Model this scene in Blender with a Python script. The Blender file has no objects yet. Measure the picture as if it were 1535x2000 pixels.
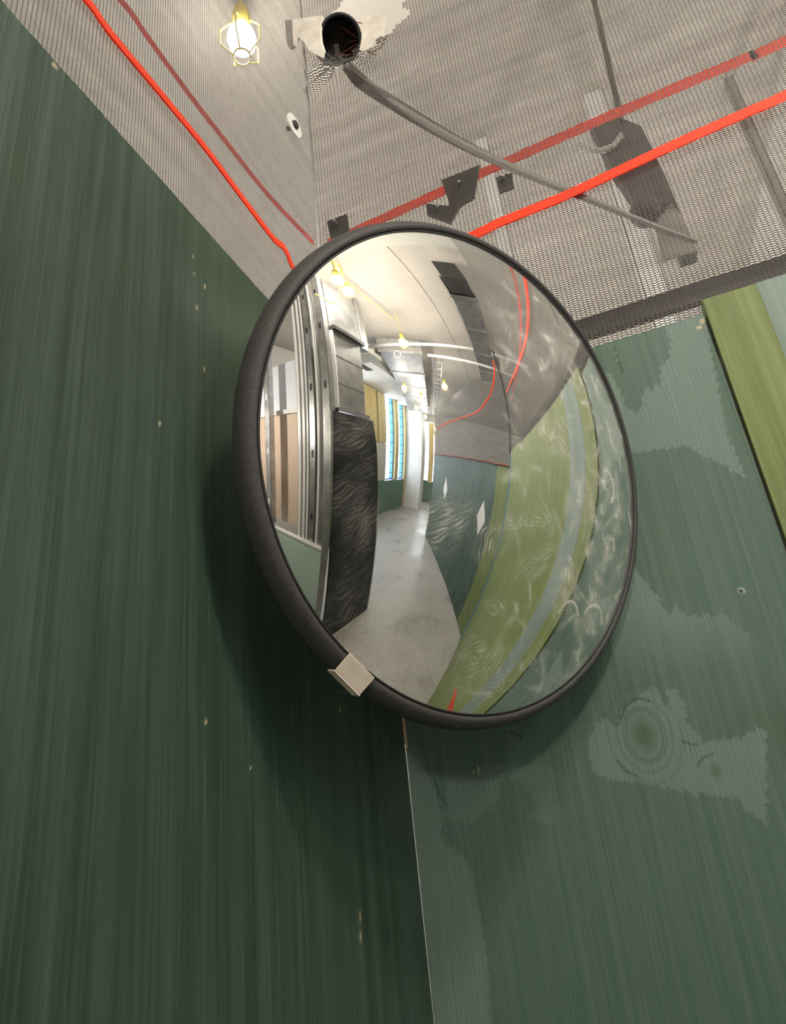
import bpy, bmesh, math, random
import numpy as np
from mathutils import Matrix, Vector
random.seed(7)
scene = bpy.context.scene
COL = scene.collection

# ------------------------------------------------------------------ camera
F_PX, CX, CY = 1290.0, 767.5, 1000.0
CAM = np.array([0.2703, -0.7210, 1.4911])
_y, _p, _r = (math.radians(a) for a in (-19.4036, 22.3316, -6.3966))
_f = np.array([math.sin(_y)*math.cos(_p), math.cos(_y)*math.cos(_p), math.sin(_p)])
_x = np.array([math.cos(_y), -math.sin(_y), 0.0])
_u = np.cross(_x, _f)
CR = math.cos(_r)*_x + math.sin(_r)*_u
CU = -math.sin(_r)*_x + math.cos(_r)*_u
cam_data = bpy.data.cameras.new('camera')
cam_data.sensor_fit = 'VERTICAL'; cam_data.sensor_height = 24.0
cam_data.lens = F_PX*24.0/2000.0
cam_data.clip_start = 0.01
cam = bpy.data.objects.new('camera', cam_data); COL.objects.link(cam)
cam.matrix_world = Matrix(((CR[0], CU[0], -_f[0], CAM[0]), (CR[1], CU[1], -_f[1], CAM[1]),
                           (CR[2], CU[2], -_f[2], CAM[2]), (0, 0, 0, 1)))
scene.camera = cam

# ------------------------------------------------------------------ world, exposure
world = bpy.data.worlds.new('overcast_sky'); scene.world = world
world.use_nodes = True
bg = world.node_tree.nodes['Background']
bg.inputs['Color'].default_value = (0.80, 0.90, 1.0, 1); bg.inputs['Strength'].default_value = 1.6
vs = scene.view_settings
vs.view_transform = 'Standard'; vs.look = 'None'; vs.gamma = 1.0; vs.use_curve_mapping = False
vs.exposure = 0.08
scene.cycles.use_denoising = True
scene.cycles.max_bounces = 8
scene.cycles.diffuse_bounces = 4
scene.cycles.adaptive_threshold = 0.02
scene.cycles.glossy_bounces = 6
scene.cycles.transparent_max_bounces = 24
scene.cycles.sample_clamp_indirect = 12.0
BULB = 560.0      # radiance of a festoon bulb
PANE = 6.5        # radiance of a daylit window pane

def at(px, py, axis, val):
    """pixel of the photograph -> point on the plane world[axis] = val"""
    d = CR*(px-CX)/F_PX - CU*(py-CY)/F_PX + _f
    return CAM + d*((val-CAM[axis])/d[axis])

# ------------------------------------------------------------------ material helpers
class NT:
    def __init__(s, name):
        s.m = bpy.data.materials.new(name); s.m.use_nodes = True
        s.t = s.m.node_tree; s.b = s.t.nodes['Principled BSDF']; s.out = s.t.nodes['Material Output']
    def n(s, kind, **kw):
        o = s.t.nodes.new(kind)
        for k, v in kw.items():
            if k.startswith('_'): setattr(o, k[1:], v)
            else: o.inputs[k].default_value = v
        return o
    def l(s, a, b): s.t.links.new(a, b)
    def val(s, x, sock):
        if hasattr(x, 'links') or hasattr(x, 'is_linked'): s.l(x, sock)
        else: sock.default_value = x
    def math(s, op, a, b=0.0, c=None, clamp=False):
        o = s.t.nodes.new('ShaderNodeMath'); o.operation = op; o.use_clamp = clamp
        s.val(a, o.inputs[0]); s.val(b, o.inputs[1])
        if c is not None: s.val(c, o.inputs[2])
        return o.outputs[0]
    def coords(s, scale=(1, 1, 1), rot=(0, 0, 0), src='Object'):
        tc = s.n('ShaderNodeTexCoord'); mp = s.n('ShaderNodeMapping')
        mp.inputs['Scale'].default_value = scale; mp.inputs['Rotation'].default_value = rot
        s.l(tc.outputs[src], mp.inputs['Vector']); return mp.outputs[0]
    def noise(s, scale=5.0, detail=3.0, stretch=(1, 1, 1), rough=0.5, rot=(0, 0, 0), src='Object', dist=0.0):
        o = s.n('ShaderNodeTexNoise', Scale=scale, Detail=detail, Roughness=rough, Distortion=dist)
        s.l(s.coords(stretch, rot, src), o.inputs['Vector']); return o.outputs['Fac']
    def ramp(s, fac, stops):
        o = s.n('ShaderNodeValToRGB'); e = o.color_ramp.elements
        while len(e) < len(stops): e.new(0.5)
        for i, (p, c) in enumerate(stops):
            e[i].position = p; e[i].color = (*c, 1) if hasattr(c, '__len__') else (c, c, c, 1)
        s.l(fac, o.inputs['Fac']); return o.outputs['Color']
    def mix(s, fac, a, b, mode='MIX'):
        o = s.n('ShaderNodeMix', _data_type='RGBA', _blend_type=mode)
        s.val(fac, o.inputs[0])
        for x, k in ((a, 6), (b, 7)):
            if isinstance(x, tuple): o.inputs[k].default_value = (*x, 1)
            else: s.l(x, o.inputs[k])
        return o.outputs[2]
    def attr(s, name):
        return s.n('ShaderNodeAttribute', _attribute_name=name).outputs['Fac']
    def bump(s, h, strength=0.3, dist=0.01):
        o = s.n('ShaderNodeBump', Strength=strength, Distance=dist); s.l(h, o.inputs['Height'])
        s.l(o.outputs[0], s.b.inputs['Normal'])
    def base(s, c, rough=0.6, metal=0.0, spec=0.5):
        if isinstance(c, tuple): s.b.inputs['Base Color'].default_value = (*c, 1)
        else: s.l(c, s.b.inputs['Base Color'])
        s.val(rough, s.b.inputs['Roughness']); s.b.inputs['Metallic'].default_value = metal
        s.b.inputs['Specular IOR Level'].default_value = spec
        return s.m

def mottled(name, a, b, scale=6.0, stretch=(1, 1, 1), rough=0.7, metal=0.0, bump=0.15, bdist=0.004, detail=5.0, spec=0.5):
    k = NT(name); h = k.noise(scale, detail, stretch, 0.6)
    k.base(k.ramp(h, [(0.3, a), (0.72, b)]), rough, metal, spec)
    if bump: k.bump(h, bump, bdist)
    return k.m

def emitter(name, col, strength):
    k = NT(name); k.base((0.8, 0.8, 0.8))
    k.b.inputs['Emission Color'].default_value = (*col, 1); k.b.inputs['Emission Strength'].default_value = strength
    return k.m

def plywood(name, dark, light, warm, along, fine=1.0, rough=0.55, patch=False):
    """paint brushed over plywood, the grain standing upright; 'along' is the horizontal axis of the sheet"""
    k = NT(name)
    st = lambda h, v: tuple(h if i == along else (v if i == 2 else 0.02) for i in range(3))
    g1 = k.noise(1.0, 4.0, st(170*fine, 5.5), 0.6)
    g2 = k.noise(1.0, 3.0, st(42*fine, 2.2), 0.55)
    g3 = k.noise(1.0, 3.0, st(9, 3.2), 0.5, dist=0.6)
    c = k.mix(k.ramp(g3, [(0.35, 0.0), (0.7, 1.0)]), dark, warm)
    c = k.mix(k.ramp(g2, [(0.42, 0.0), (0.75, 0.55)]), c, light)
    c = k.mix(k.ramp(g1, [(0.46, 0.0), (0.78, 0.62)]), c, light)
    if patch:
        c = k.mix(k.attr('thin_coat'), c, patch)
        c = k.mix(k.attr('green_coat'), c, (0.045, 0.080, 0.038))
        c = k.mix(k.attr('crack'), c, (0.006, 0.010, 0.008))
        c = k.mix(k.attr('bare'), c, (0.62, 0.50, 0.30))
    k.base(c, rough)
    k.bump(g1, 0.35, 0.0016)
    return k.m

# ------------------------------------------------------------------ mesh helpers
def tag(o, label=None, cat=None, group=None, kind=None):
    if label: o['label'] = label
    if cat: o['category'] = cat
    if group: o['group'] = group
    if kind: o['kind'] = kind
    return o

def link(name, me, mat=None, parent=None, smooth=False):
    o = bpy.data.objects.new(name, me); COL.objects.link(o)
    if mat is not None and not me.materials: me.materials.append(mat)
    if parent is not None: o.parent = parent
    if smooth:
        for p in me.polygons: p.use_smooth = True
    return o

def empty(name, loc=(0, 0, 0), parent=None):
    o = bpy.data.objects.new(name, None); COL.objects.link(o); o.location = loc
    o.empty_display_size = 0.05
    if parent is not None: o.parent = parent
    return o

class MB:
    """collects shapes of one part"""
    def __init__(s): s.v = []; s.f = []
    def add(s, v, f):
        k = len(s.v); s.v += [tuple(map(float, p)) for p in v]; s.f += [tuple(i+k for i in q) for q in f]; return s
    def box(s, x0, x1, y0, y1, z0, z1):
        return s.add([(x, y, z) for z in (z0, z1) for y in (y0, y1) for x in (x0, x1)],
                     [(0, 2, 3, 1), (4, 5, 7, 6), (0, 1, 5, 4), (2, 6, 7, 3), (0, 4, 6, 2), (1, 3, 7, 5)])
    def hexa(s, q0, q1):
        """two matching polygons, q1 behind q0"""
        n = len(q0)
        return s.add(list(q0)+list(q1), [tuple(range(n)), tuple(range(2*n-1, n-1, -1))] +
                     [(i, n+i, n+(i+1) % n, (i+1) % n) for i in range(n)])
    def tube(s, pts, r, seg=8, caps=True):
        P = [Vector(p) for p in pts]; n = len(P); rr = r if hasattr(r, '__len__') else [r]*n
        v = []; up = None
        for i in range(n):
            t = (P[min(i+1, n-1)]-P[max(i-1, 0)]).normalized()
            if up is None: up = t.orthogonal().normalized()
            up = (up - t*up.dot(t)).normalized(); w = t.cross(up)
            for j in range(seg):
                a = 2*math.pi*j/seg
                v.append(P[i] + (up*math.cos(a)+w*math.sin(a))*rr[i])
        f = [(i*seg+j, i*seg+(j+1) % seg, (i+1)*seg+(j+1) % seg, (i+1)*seg+j) for i in range(n-1) for j in range(seg)]
        if caps: f += [tuple(range(seg-1, -1, -1)), tuple(range((n-1)*seg, n*seg))]
        return s.add(v, f)
    def lathe(s, prof, seg=32, mat=None):
        """profile (r, h) turned about local z"""
        v = []; f = []; n = len(prof)
        for j in range(seg):
            a = 2*math.pi*j/seg
            v += [(r*math.cos(a), r*math.sin(a), h) for r, h in prof]
        for j in range(seg):
            k = (j+1) % seg
            f += [(j*n+i, k*n+i, k*n+i+1, j*n+i+1) for i in range(n-1)]
        if mat is not None: v = [tuple(mat @ Vector(p)) for p in v]
        return s.add(v, f)
    def build(s, name, mat, parent=None, smooth=False, bevel=0.0):
        me = bpy.data.meshes.new(name); me.from_pydata(s.v, [], s.f)
        bm = bmesh.new(); bm.from_mesh(me); bmesh.ops.recalc_face_normals(bm, faces=bm.faces); bm.to_mesh(me); bm.free()
        o = link(name, me, mat, parent, smooth)
        if bevel:
            b = o.modifiers.new('edge', 'BEVEL'); b.width = bevel; b.segments = 2; b.limit_method = 'ANGLE'
        return o

def bx(name, x0, x1, y0, y1, z0, z1, mat, parent=None, bevel=0.0):
    return MB().box(x0, x1, y0, y1, z0, z1).build(name, mat, parent, bevel=bevel)

def spline(pts, n=8):
    """Catmull-Rom through the points"""
    P = [np.array(p, float) for p in pts]; P = [2*P[0]-P[1]]+P+[2*P[-1]-P[-2]]; out = []
    for i in range(1, len(P)-2):
        for t in np.linspace(0, 1, n, endpoint=False):
            a, b, c, d = P[i-1:i+3]
            out.append(0.5*(2*b+(c-a)*t+(2*a-5*b+4*c-d)*t*t+(3*b-a-3*c+d)*t**3))
    return out+[P[-2]]

# ------------------------------------------------------------------ materials
M = {}
M['green_dark'] = plywood('green_paint_dark', (0.018, 0.043, 0.029), (0.080, 0.122, 0.098), (0.028, 0.053, 0.027), 1, 1.5,
                          patch=(0.06, 0.10, 0.078))
M['green_mid'] = plywood('green_paint_mid', (0.060, 0.118, 0.086), (0.120, 0.180, 0.148), (0.058, 0.116, 0.074), 0, 3.2,
                         patch=(0.205, 0.270, 0.236))
M['olive'] = plywood('green_paint_light', (0.118, 0.160, 0.042), (0.250, 0.310, 0.115), (0.150, 0.185, 0.050), 0, 1.0, rough=0.6)
M['grey_stripe'] = plywood('grey_green_paint', (0.14, 0.20, 0.17), (0.26, 0.31, 0.28), (0.16, 0.22, 0.18), 0, 0.7)
M['green_far'] = plywood('green_paint_diagonal', (0.024, 0.058, 0.040), (0.115, 0.170, 0.138), (0.036, 0.074, 0.052), 0, 0.35)
M['green_board'] = plywood('green_paint_sill_board', (0.075, 0.165, 0.120), (0.15, 0.26, 0.20), (0.09, 0.18, 0.13), 0, 0.2)
M['pale_green'] = mottled('pale_green_paint', (0.46, 0.60, 0.52), (0.58, 0.70, 0.63), 4.0, rough=0.35, bump=0.1)
M['ply_edge'] = mottled('raw_plywood_edge', (0.45, 0.33, 0.17), (0.72, 0.60, 0.40), 60, (1, 1, 0.15))
M['ply_back'] = mottled('raw_plywood', (0.36, 0.25, 0.13), (0.50, 0.37, 0.21), 6, (1, 1, 0.2))
M['timber'] = mottled('pale_timber', (0.42, 0.32, 0.20), (0.55, 0.44, 0.28), 14, (6, 6, 0.4))

k = NT('black_paint')
h = k.noise(9, 6, rough=0.65); g = k.noise(34, 4, (1, 1, 0.6), rot=(0, 0.7, 0))
sm = k.math('MULTIPLY', k.ramp(h, [(0.50, 0.0), (0.72, 1.0)]), k.ramp(g, [(0.42, 0.0), (0.75, 1.0)]))
M['black_board'] = k.base(k.mix(sm, (0.010, 0.010, 0.011), (0.07, 0.066, 0.06)), 0.5, 0.0, 0.25)

k = NT('concrete_floor')
a = k.noise(1.6, 8, rough=0.65); b = k.noise(22, 6, rough=0.7)
c = k.mix(k.ramp(a, [(0.3, 0.0), (0.7, 1.0)]), (0.30, 0.285, 0.25), (0.46, 0.44, 0.40))
c = k.mix(k.ramp(b, [(0.30, 0.55), (0.5, 0.0)]), c, (0.22, 0.20, 0.17))
M['floor'] = k.base(c, k.ramp(a, [(0.35, 0.22), (0.65, 0.45)]), 0.0, 0.5); k.bump(b, 0.15, 0.003)

k = NT('concrete_slab')
a = k.noise(0.9, 8, rough=0.65); b = k.noise(30, 5, rough=0.7)
c = k.mix(k.ramp(a, [(0.3, 0.0), (0.7, 1.0)]), (0.40, 0.365, 0.315), (0.56, 0.525, 0.47))
c = k.mix(k.ramp(b, [(0.30, 0.4), (0.45, 0.0)]), c, (0.30, 0.26, 0.21))
M['ceiling'] = k.base(c, 0.8); k.bump(b, 0.1, 0.003)
M['white_concrete'] = mottled('pale_concrete', (0.62, 0.62, 0.60), (0.76, 0.76, 0.74), 2.5, rough=0.8)
M['plaster'] = mottled('plasterboard', (0.60, 0.58, 0.54), (0.70, 0.68, 0.64), 2.0, rough=0.85)
M['grey_board'] = mottled('grey_cement_board', (0.46, 0.45, 0.39), (0.54, 0.53, 0.47), 3.0, rough=0.8)
M['brown_board'] = mottled('brown_paper_board', (0.56, 0.41, 0.30), (0.68, 0.53, 0.42), 1.6, (1, 1, 0.6), rough=0.6)
M['white_board'] = mottled('white_board', (0.72, 0.74, 0.82), (0.80, 0.81, 0.88), 3.0, rough=0.4, bump=0)
M['insul'] = mottled('mineral_wool', (0.40, 0.31, 0.12), (0.66, 0.54, 0.26), 40, rough=0.95, bump=0.5, bdist=0.01)
M['insul_edge'] = mottled('mineral_wool_edge', (0.42, 0.38, 0.19), (0.56, 0.50, 0.28), 40, (1, 1, 0.2), rough=0.95)
M['galv'] = mottled('galvanized_steel', (0.34, 0.345, 0.35), (0.62, 0.63, 0.64), 8, rough=0.34, metal=0.9, bump=0.05)
M['galv_dull'] = mottled('dull_galvanized_steel', (0.26, 0.26, 0.25), (0.42, 0.42, 0.40), 10, rough=0.45, metal=0.75, bump=0.05)
M['steel_dark'] = mottled('dark_steel', (0.035, 0.032, 0.030), (0.065, 0.060, 0.055), 20, rough=0.55, metal=0.3)
M['white_metal'] = mottled('white_enamel', (0.68, 0.67, 0.64), (0.78, 0.77, 0.74), 6, rough=0.4)
M['blue'] = mottled('blue_film', (0.035, 0.19, 0.52), (0.06, 0.28, 0.66), 5, rough=0.35)
M['black_plastic'] = mottled('black_plastic', (0.012, 0.012, 0.012), (0.022, 0.021, 0.021), 30, rough=0.5)
M['yellow'] = mottled('yellow_plastic', (0.62, 0.48, 0.06), (0.75, 0.60, 0.10), 9, rough=0.45)
M['yellow_cable'] = mottled('yellow_cable', (0.66, 0.52, 0.08), (0.78, 0.62, 0.12), 9, rough=0.5, bump=0)
k = NT('orange_tape'); h = k.noise(260, 4)
k.base(k.ramp(h, [(0.3, (0.92, 0.085, 0.028)), (0.72, (1.0, 0.12, 0.045))]), 0.6); k.bump(h, 0.3, 0.001)
tl = k.n('ShaderNodeBsdfTranslucent', Color=(1.0, 0.13, 0.05, 1)); mx = k.n('ShaderNodeMixShader', Fac=0.45)
k.l(k.b.outputs[0], mx.inputs[1]); k.l(tl.outputs[0], mx.inputs[2]); k.l(mx.outputs[0], k.out.inputs[0]); M['orange'] = k.m
M['red_edge'] = mottled('rusty_red_selvedge', (0.20, 0.04, 0.03), (0.32, 0.08, 0.06), 40, rough=0.8)
M['pane'] = emitter('daylit_pane', (0.86, 0.94, 1.0), PANE)
M['bulb'] = emitter('lit_bulb', (1.0, 0.93, 0.83), BULB)
M['dim_bulb'] = emitter('lit_small_bulb', (1.0, 0.95, 0.88), 90.0)
M['far_bulb'] = emitter('lit_far_bulb', (1.0, 0.94, 0.86), 210.0)
M['fill_bulb'] = emitter('lit_fill_bulb', (1.0, 0.96, 0.91), 520.0)  # for the fill lamps added out of view behind the nets
M['rag'] = mottled('torn_white_sleeve', (0.55, 0.50, 0.42), (0.80, 0.76, 0.68), 24, rough=0.9)
M['copper'] = mottled('copper_wire', (0.20, 0.07, 0.035), (0.36, 0.13, 0.06), 40, rough=0.4, metal=0.4)
M['clip'] = mottled('cream_enamel_clip', (0.66, 0.56, 0.46), (0.78, 0.69, 0.60), 60, rough=0.45, bump=0.1, bdist=0.001)

k = NT('rubber_edging')
a = k.noise(520, 4, rough=0.8); b = k.noise(40, 3)
M['rim'] = k.base(k.mix(k.ramp(a, [(0.45, 0.0), (0.8, 1.0)]), (0.034, 0.031, 0.031), (0.095, 0.088, 0.087)), 0.62); k.bump(a, 0.35, 0.0008)

# the mirror: bright metal with greasy wipe marks that scatter a little light
k = NT('smudged_mirror')
k.base((0.93, 0.93, 0.92), 0.012, 1.0)
sm = k.attr('smudge')
df = k.n('ShaderNodeBsdfDiffuse', Color=(0.80, 0.77, 0.71, 1))
mx = k.n('ShaderNodeMixShader'); k.l(sm, mx.inputs[0]); k.l(k.b.outputs[0], mx.inputs[1]); k.l(df.outputs[0], mx.inputs[2])
k.l(mx.outputs[0], k.out.inputs[0]); M['mirror'] = k.m

def netting(name, pu, pv, rows, cols, col):
    """knitted shade netting: threads with open gaps between; UV is in metres"""
    k = NT(name); uv = k.n('ShaderNodeUVMap'); s = k.n('ShaderNodeSeparateXYZ'); k.l(uv.outputs[0], s.inputs[0])
    wob = k.math('MULTIPLY', k.math('SINE', k.math('MULTIPLY', s.outputs[0], 2*math.pi/(2*pu))), 0.16)
    drift = k.math('MULTIPLY', k.noise(6, 2, src='UV'), 1.4)
    row = k.math('SINE', k.math('MULTIPLY', k.math('ADD', k.math('ADD', k.math('DIVIDE', s.outputs[1], pv), wob), drift), 2*math.pi))
    cl = k.math('SINE', k.math('MULTIPLY', k.math('ADD', k.math('DIVIDE', s.outputs[0], pu), k.math('MULTIPLY', drift, 0.35)), 2*math.pi))
    var = k.math('MULTIPLY', k.math('SUBTRACT', k.noise(1.0, 3, (3, 40, 1), src='UV'), 0.5), 1.3)
    thr = k.math('MAXIMUM', k.math('GREATER_THAN', k.math('ADD', row, var), rows), k.math('GREATER_THAN', cl, cols))
    k.base(col, 0.75, 0.0, 0.3)
    tl = k.n('ShaderNodeBsdfTranslucent', Color=(0.12, 0.11, 0.10, 1))
    m0 = k.n('ShaderNodeMixShader', Fac=0.25); k.l(k.b.outputs[0], m0.inputs[1]); k.l(tl.outputs[0], m0.inputs[2])
    tr = k.n('ShaderNodeBsdfTransparent'); m1 = k.n('ShaderNodeMixShader')
    k.l(thr, m1.inputs[0]); k.l(tr.outputs[0], m1.inputs[1]); k.l(m0.outputs[0], m1.inputs[2])
    k.l(m1.outputs[0], k.out.inputs[0]); return k.m
M['net_right'] = netting('netting_right', 0.0056, 0.0034, 0.05, 0.86, (0.095, 0.086, 0.078))
M['net_left'] = netting('netting_left', 0.0040, 0.0023, -0.05, 0.80, (0.11, 0.104, 0.106))

# ================================================================== the setting
TOP = 1.952
CEIL = 3.5
floor = bx('floor', -5.0, 9.3, -5.4, 5.2, -0.12, 0.0, M['floor']); tag(floor, 'dusty grey concrete floor with a dull sheen', kind='structure')

ceil = bx('ceiling', -5.0, 9.3, -5.4, 5.2, CEIL+0.012, CEIL+0.15, M['steel_dark'])
tag(ceil, 'mottled concrete slab ceiling with dark joints', kind='structure')
xs = [-5.0, -1.9, 3.0, 6.1, 9.3]; ys = [-5.4, -3.3, -0.56, 2.3, 5.2]
for i in range(len(xs)-1):
    for j in range(len(ys)-1):
        bx('slab', xs[i]+0.004, xs[i+1]-0.004, ys[j]+0.004, ys[j+1]-0.004, CEIL, CEIL+0.014, M['ceiling'], ceil)

def grid_panel(name, axis, u0, u1, zf0, z1, mat, step, parent, marks):
    """a painted sheet whose visible face is a fine grid carrying paint marks; axis 1: face on y=0, axis 0: face on x=0"""
    us = np.linspace(u0, u1, int((u1-u0)/step)+1); zs = np.concatenate([[0.0], np.linspace(zf0, z1, int((z1-zf0)/step)+1)])
    U, Z = np.meshgrid(us, zs); nu, nz = len(us), len(zs)
    T = 0.018
    def pt(u, d, z): return np.stack([u, d, z], -1) if axis == 1 else np.stack([-d, u, z], -1)
    front = pt(U, np.zeros_like(U), Z).reshape(-1, 3)
    idx = np.arange(nu*nz).reshape(nz, nu)
    q = np.stack([idx[:-1, :-1], idx[:-1, 1:], idx[1:, 1:], idx[1:, :-1]], -1).reshape(-1, 4)
    cu = np.array([u0, u1, u1, u0]); cz = np.array([0, 0, z1, z1])
    n0 = len(front); back = pt(cu, np.full(4, T), cz); lip = pt(cu, np.zeros(4), cz)
    v = np.concatenate([front, back, lip]); b = n0; l = n0+4
    extra = [(b+3, b+2, b+1, b)]+[(l+i, b+i, b+(i+1) % 4, l+(i+1) % 4) for i in range(4)]
    me = bpy.data.meshes.new(name); me.from_pydata(v.tolist(), [], q.tolist()+extra)
    for an, fn in marks.items():
        at_ = me.attributes.new(an, 'FLOAT', 'POINT')
        a = np.zeros(len(v), np.float32); a[:n0] = fn(U, Z).reshape(-1); at_.data.foreach_set('value', a)
    o = link(name, me, mat, parent)
    bm = bmesh.new(); bm.from_mesh(me); bmesh.ops.recalc_face_normals(bm, faces=bm.faces); bm.to_mesh(me); bm.free()
    return o

def inside(poly, U, Z):
    p = np.asarray(poly); r = np.zeros(U.shape, bool)
    for i in range(len(p)):
        (x0, y0), (x1, y1) = p[i-1], p[i]
        if y0 == y1: continue
        c = ((y0 > Z) != (y1 > Z)) & (U < (x1-x0)*(Z-y0)/(y1-y0)+x0); r ^= c
    return r
def wallpoly(pix, axis):
    h = 0 if axis == 1 else 1
    return [(q[h], q[2]) for q in (at(x, y, axis, 0.0) for x, y in pix)]
def wob(U, Z, amp=0.0013):
    return (U + amp*np.sin(Z*520+np.sin(U*300)*2)+0.6*amp*np.sin(Z*1310+U*90),
            Z + amp*np.sin(U*610+1.3+np.sin(Z*250)*2)+0.8*amp*np.sin(U*1500))
def spots(pix, axis, r):
    h = 0 if axis == 1 else 1
    pts = [(at(x, y, axis, 0.0), rr) for x, y, rr in pix]
    def fn(U, Z):
        m = np.zeros(U.shape)
        for p, (ru, rz) in pts:
            m = np.maximum(m, np.clip(1.6-1.6*np.hypot((U-p[h])/ru, (Z-p[2])/rz), 0, 1))
        return m
    return fn
def strokes(lines, axis, w):
    h = 0 if axis == 1 else 1
    segs = []
    for ln in lines:
        q = [at(x, y, axis, 0.0) for x, y in ln]
        segs += [((a[h], a[2]), (b[h], b[2])) for a, b in zip(q, q[1:])]
    def fn(U, Z):
        m = np.zeros(U.shape)
        for a, b in segs:
            e = np.subtract(b, a); L = max((e*e).sum(), 1e-12)
            t = np.clip(((U-a[0])*e[0]+(Z-a[1])*e[1])/L, 0, 1)
            d = np.hypot(U-a[0]-t*e[0], Z-a[1]-t*e[1]); m = np.maximum(m, np.clip(1.5-d/w, 0, 1))
        return m
    return fn

# ---- wall beside the camera: one dark green sheet in view, further ones behind the viewer
wall_left = empty('wall_left'); tag(wall_left, 'dark green painted plywood hoarding wall meeting the mirror corner', kind='structure')
wl_bare = spots([(664, 1385, (.0016, .0045)), (758, 1443, (.0013, .004)), (703, 1790, (.0016, .006)), (704, 1830, (.0017, .006)),
                 (107, 128, (.002, .003)), (490, 548, (.0010, .0035)), (376, 500, (.0008, .003)), (380, 535, (.0008, .003)),
                 (384, 600, (.0008, .003)), (400, 560, (.0008, .003)), (398, 720, (.0012, .004)), (312, 827, (.0007, .002)),
                 (490, 1500, (.0006, .0014)), (402, 1410, (.0005, .002))], 0, 0)
wl_crack = spots([(757, 1830, (.0022, .0085)), (290, 546, (.0012, .0012)), (226, 412, (.0010, .0012)), (545, 985, (.001, .002))], 0, 0)
def wl_thin(U, Z):
    # broad worn band of brush strokes
    e = np.clip(1-np.abs(U+0.42)/0.06, 0, 1)*np.clip((Z-1.25)/.2, 0, 1)*np.clip((1.9-Z)/.2, 0, 1)
    return 0.28*e*(0.5+0.5*np.sin(U*900+3*np.sin(Z*9)))
def wl_olive(U, Z):
    return 0.55*np.exp(-((U+0.30)/0.07)**2)*np.clip((Z-1.6)/.3, 0, 1)
grid_panel('panel', 0, -0.78, -0.0005, 1.22, TOP, M['green_dark'], 0.002, wall_left,
           {'thin_coat': wl_thin, 'green_coat': wl_olive, 'crack': wl_crack, 'bare': wl_bare})
for y0, y1 in ((-2.0, -0.782), (-3.22, -2.002)):
    bx('panel', -0.018, 0.0, y0, y1, 0.0, TOP, M['green_dark'], wall_left)
for y in (-3.1, -2.5, -1.9, -1.3, -0.7, -0.16):
    bx('stud', -0.068, -0.0185, y-0.02, y+0.02, 0.0, 1.885, M['timber'], wall_left)

# ---- wall behind the mirror
JX = 0.418
wall_right = empty('wall_right'); tag(wall_right, 'plywood hoarding wall in mid and light green paint running along the passage', kind='structure')
P = lambda pix: wallpoly(pix, 1)
z4 = lambda pts: [(1080+x/3.8375, 480+y/3.8375) for x, y in pts]
z5 = lambda pts: [(1080+x/3.8375, 1100+y/3.8375) for x, y in pts]
z6 = lambda pts: [(640+x/3.391, 1350+y/3.391) for x, y in pts]
dark_top = P(z4([(200, 800), (450, 720), (835, 600), (850, 660), (880, 720), (878, 790), (865, 850), (812, 905), (805, 990), (800, 1050), (770, 1040), (742, 1092),
                 (715, 1062), (680, 1090), (665, 1180), (655, 1215), (632, 1252), (590, 1240), (550, 1230), (525, 1130), (480, 1050), (430, 960), (200, 940)]))
light_top = P(z4([(300, 780), (840, 610), (1130, 500), (1300, 1400), (1478, 1800), (1420, 1720), (1000, 1500), (560, 1560), (480, 1300)]))
light_mid = P(z5([(560, -200), (620, 50), (710, 160), (800, 270), (850, 380), (880, 390), (905, 340), (920, 300), (950, 350), (1000, 390), (1110, 400), (1160, 370), (1190, 400),
                  (1240, 395), (1270, 370), (1340, 430), (1420, 500), (1600, 640), (1600, 800), (1100, 830), (700, 880), (500, 800), (430, 600), (520, 300)]))
knot_pat = P(z5([(440, 1165), (400, 1165), (330, 1200), (300, 1260), (270, 1330), (263, 1400), (268, 1450), (300, 1550), (400, 1620), (550, 1635), (700, 1660), (950, 1700),
                 (1080, 1745), (1140, 1715), (1200, 1745), (1380, 1770), (1500, 1900), (1600, 1960), (1600, 1230), (1478, 1255), (1400, 1305), (1250, 1320), (1130, 1345), (1080, 1300), (1040, 1220), (970, 1160),
                 (1005, 1100), (950, 990), (900, 940), (840, 940), (880, 1040), (850, 1060), (800, 1010), (790, 940), (720, 930), (640, 1000), (560, 1050), (500, 1150), (480, 1200)]))
left_strip = P(z6([(480, 300), (560, 250), (640, 500), (740, 750), (760, 850), (750, 900), (770, 1000), (850, 1080), (900, 1090), (950, 1200), (1000, 1450), (1060, 1800), (1085, 2300),
                   (650, 2300), (600, 1500), (520, 800)]))
low_lobe = P(z6([(760, 850), (930, 875), (1000, 840), (1060, 800), (1130, 690), (1180, 560), (1300, 600), (1390, 760), (1300, 830), (1500, 900), (1500, 500), (1100, 480), (800, 560)]))
kc = at(1258, 1435, 1, 0.0); kc2 = at(1397, 1505, 1, 0.0)
light_zb = at(1265, 1325, 1, 0.0)[2]
def wr_light(U, Z):
    a, b = wob(U, Z); m = np.zeros(U.shape)
    m = np.maximum(m, 0.62*inside(light_top, a, b)*(1-0.75*inside(dark_top, a, b))*np.clip(1.15-np.abs(U-0.33)*3.2, 0.25, 1))
    m = np.where(inside(dark_top, a, b), 0.05, m)
    m = np.maximum(m, 0.62*inside(light_mid, a, b)*np.clip((Z-light_zb)/.07, 0, 1))
    m = np.maximum(m, 0.50*inside(knot_pat, a, b))
    m = np.maximum(m, 0.42*inside(left_strip, a, b)*np.clip((1.56-Z)/.05, 0, 1))
    m = np.maximum(m, 0.24*inside(low_lobe, a, b))
    return m*(0.86+0.14*np.sin(U*1400+np.sin(Z*40)*3))
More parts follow.
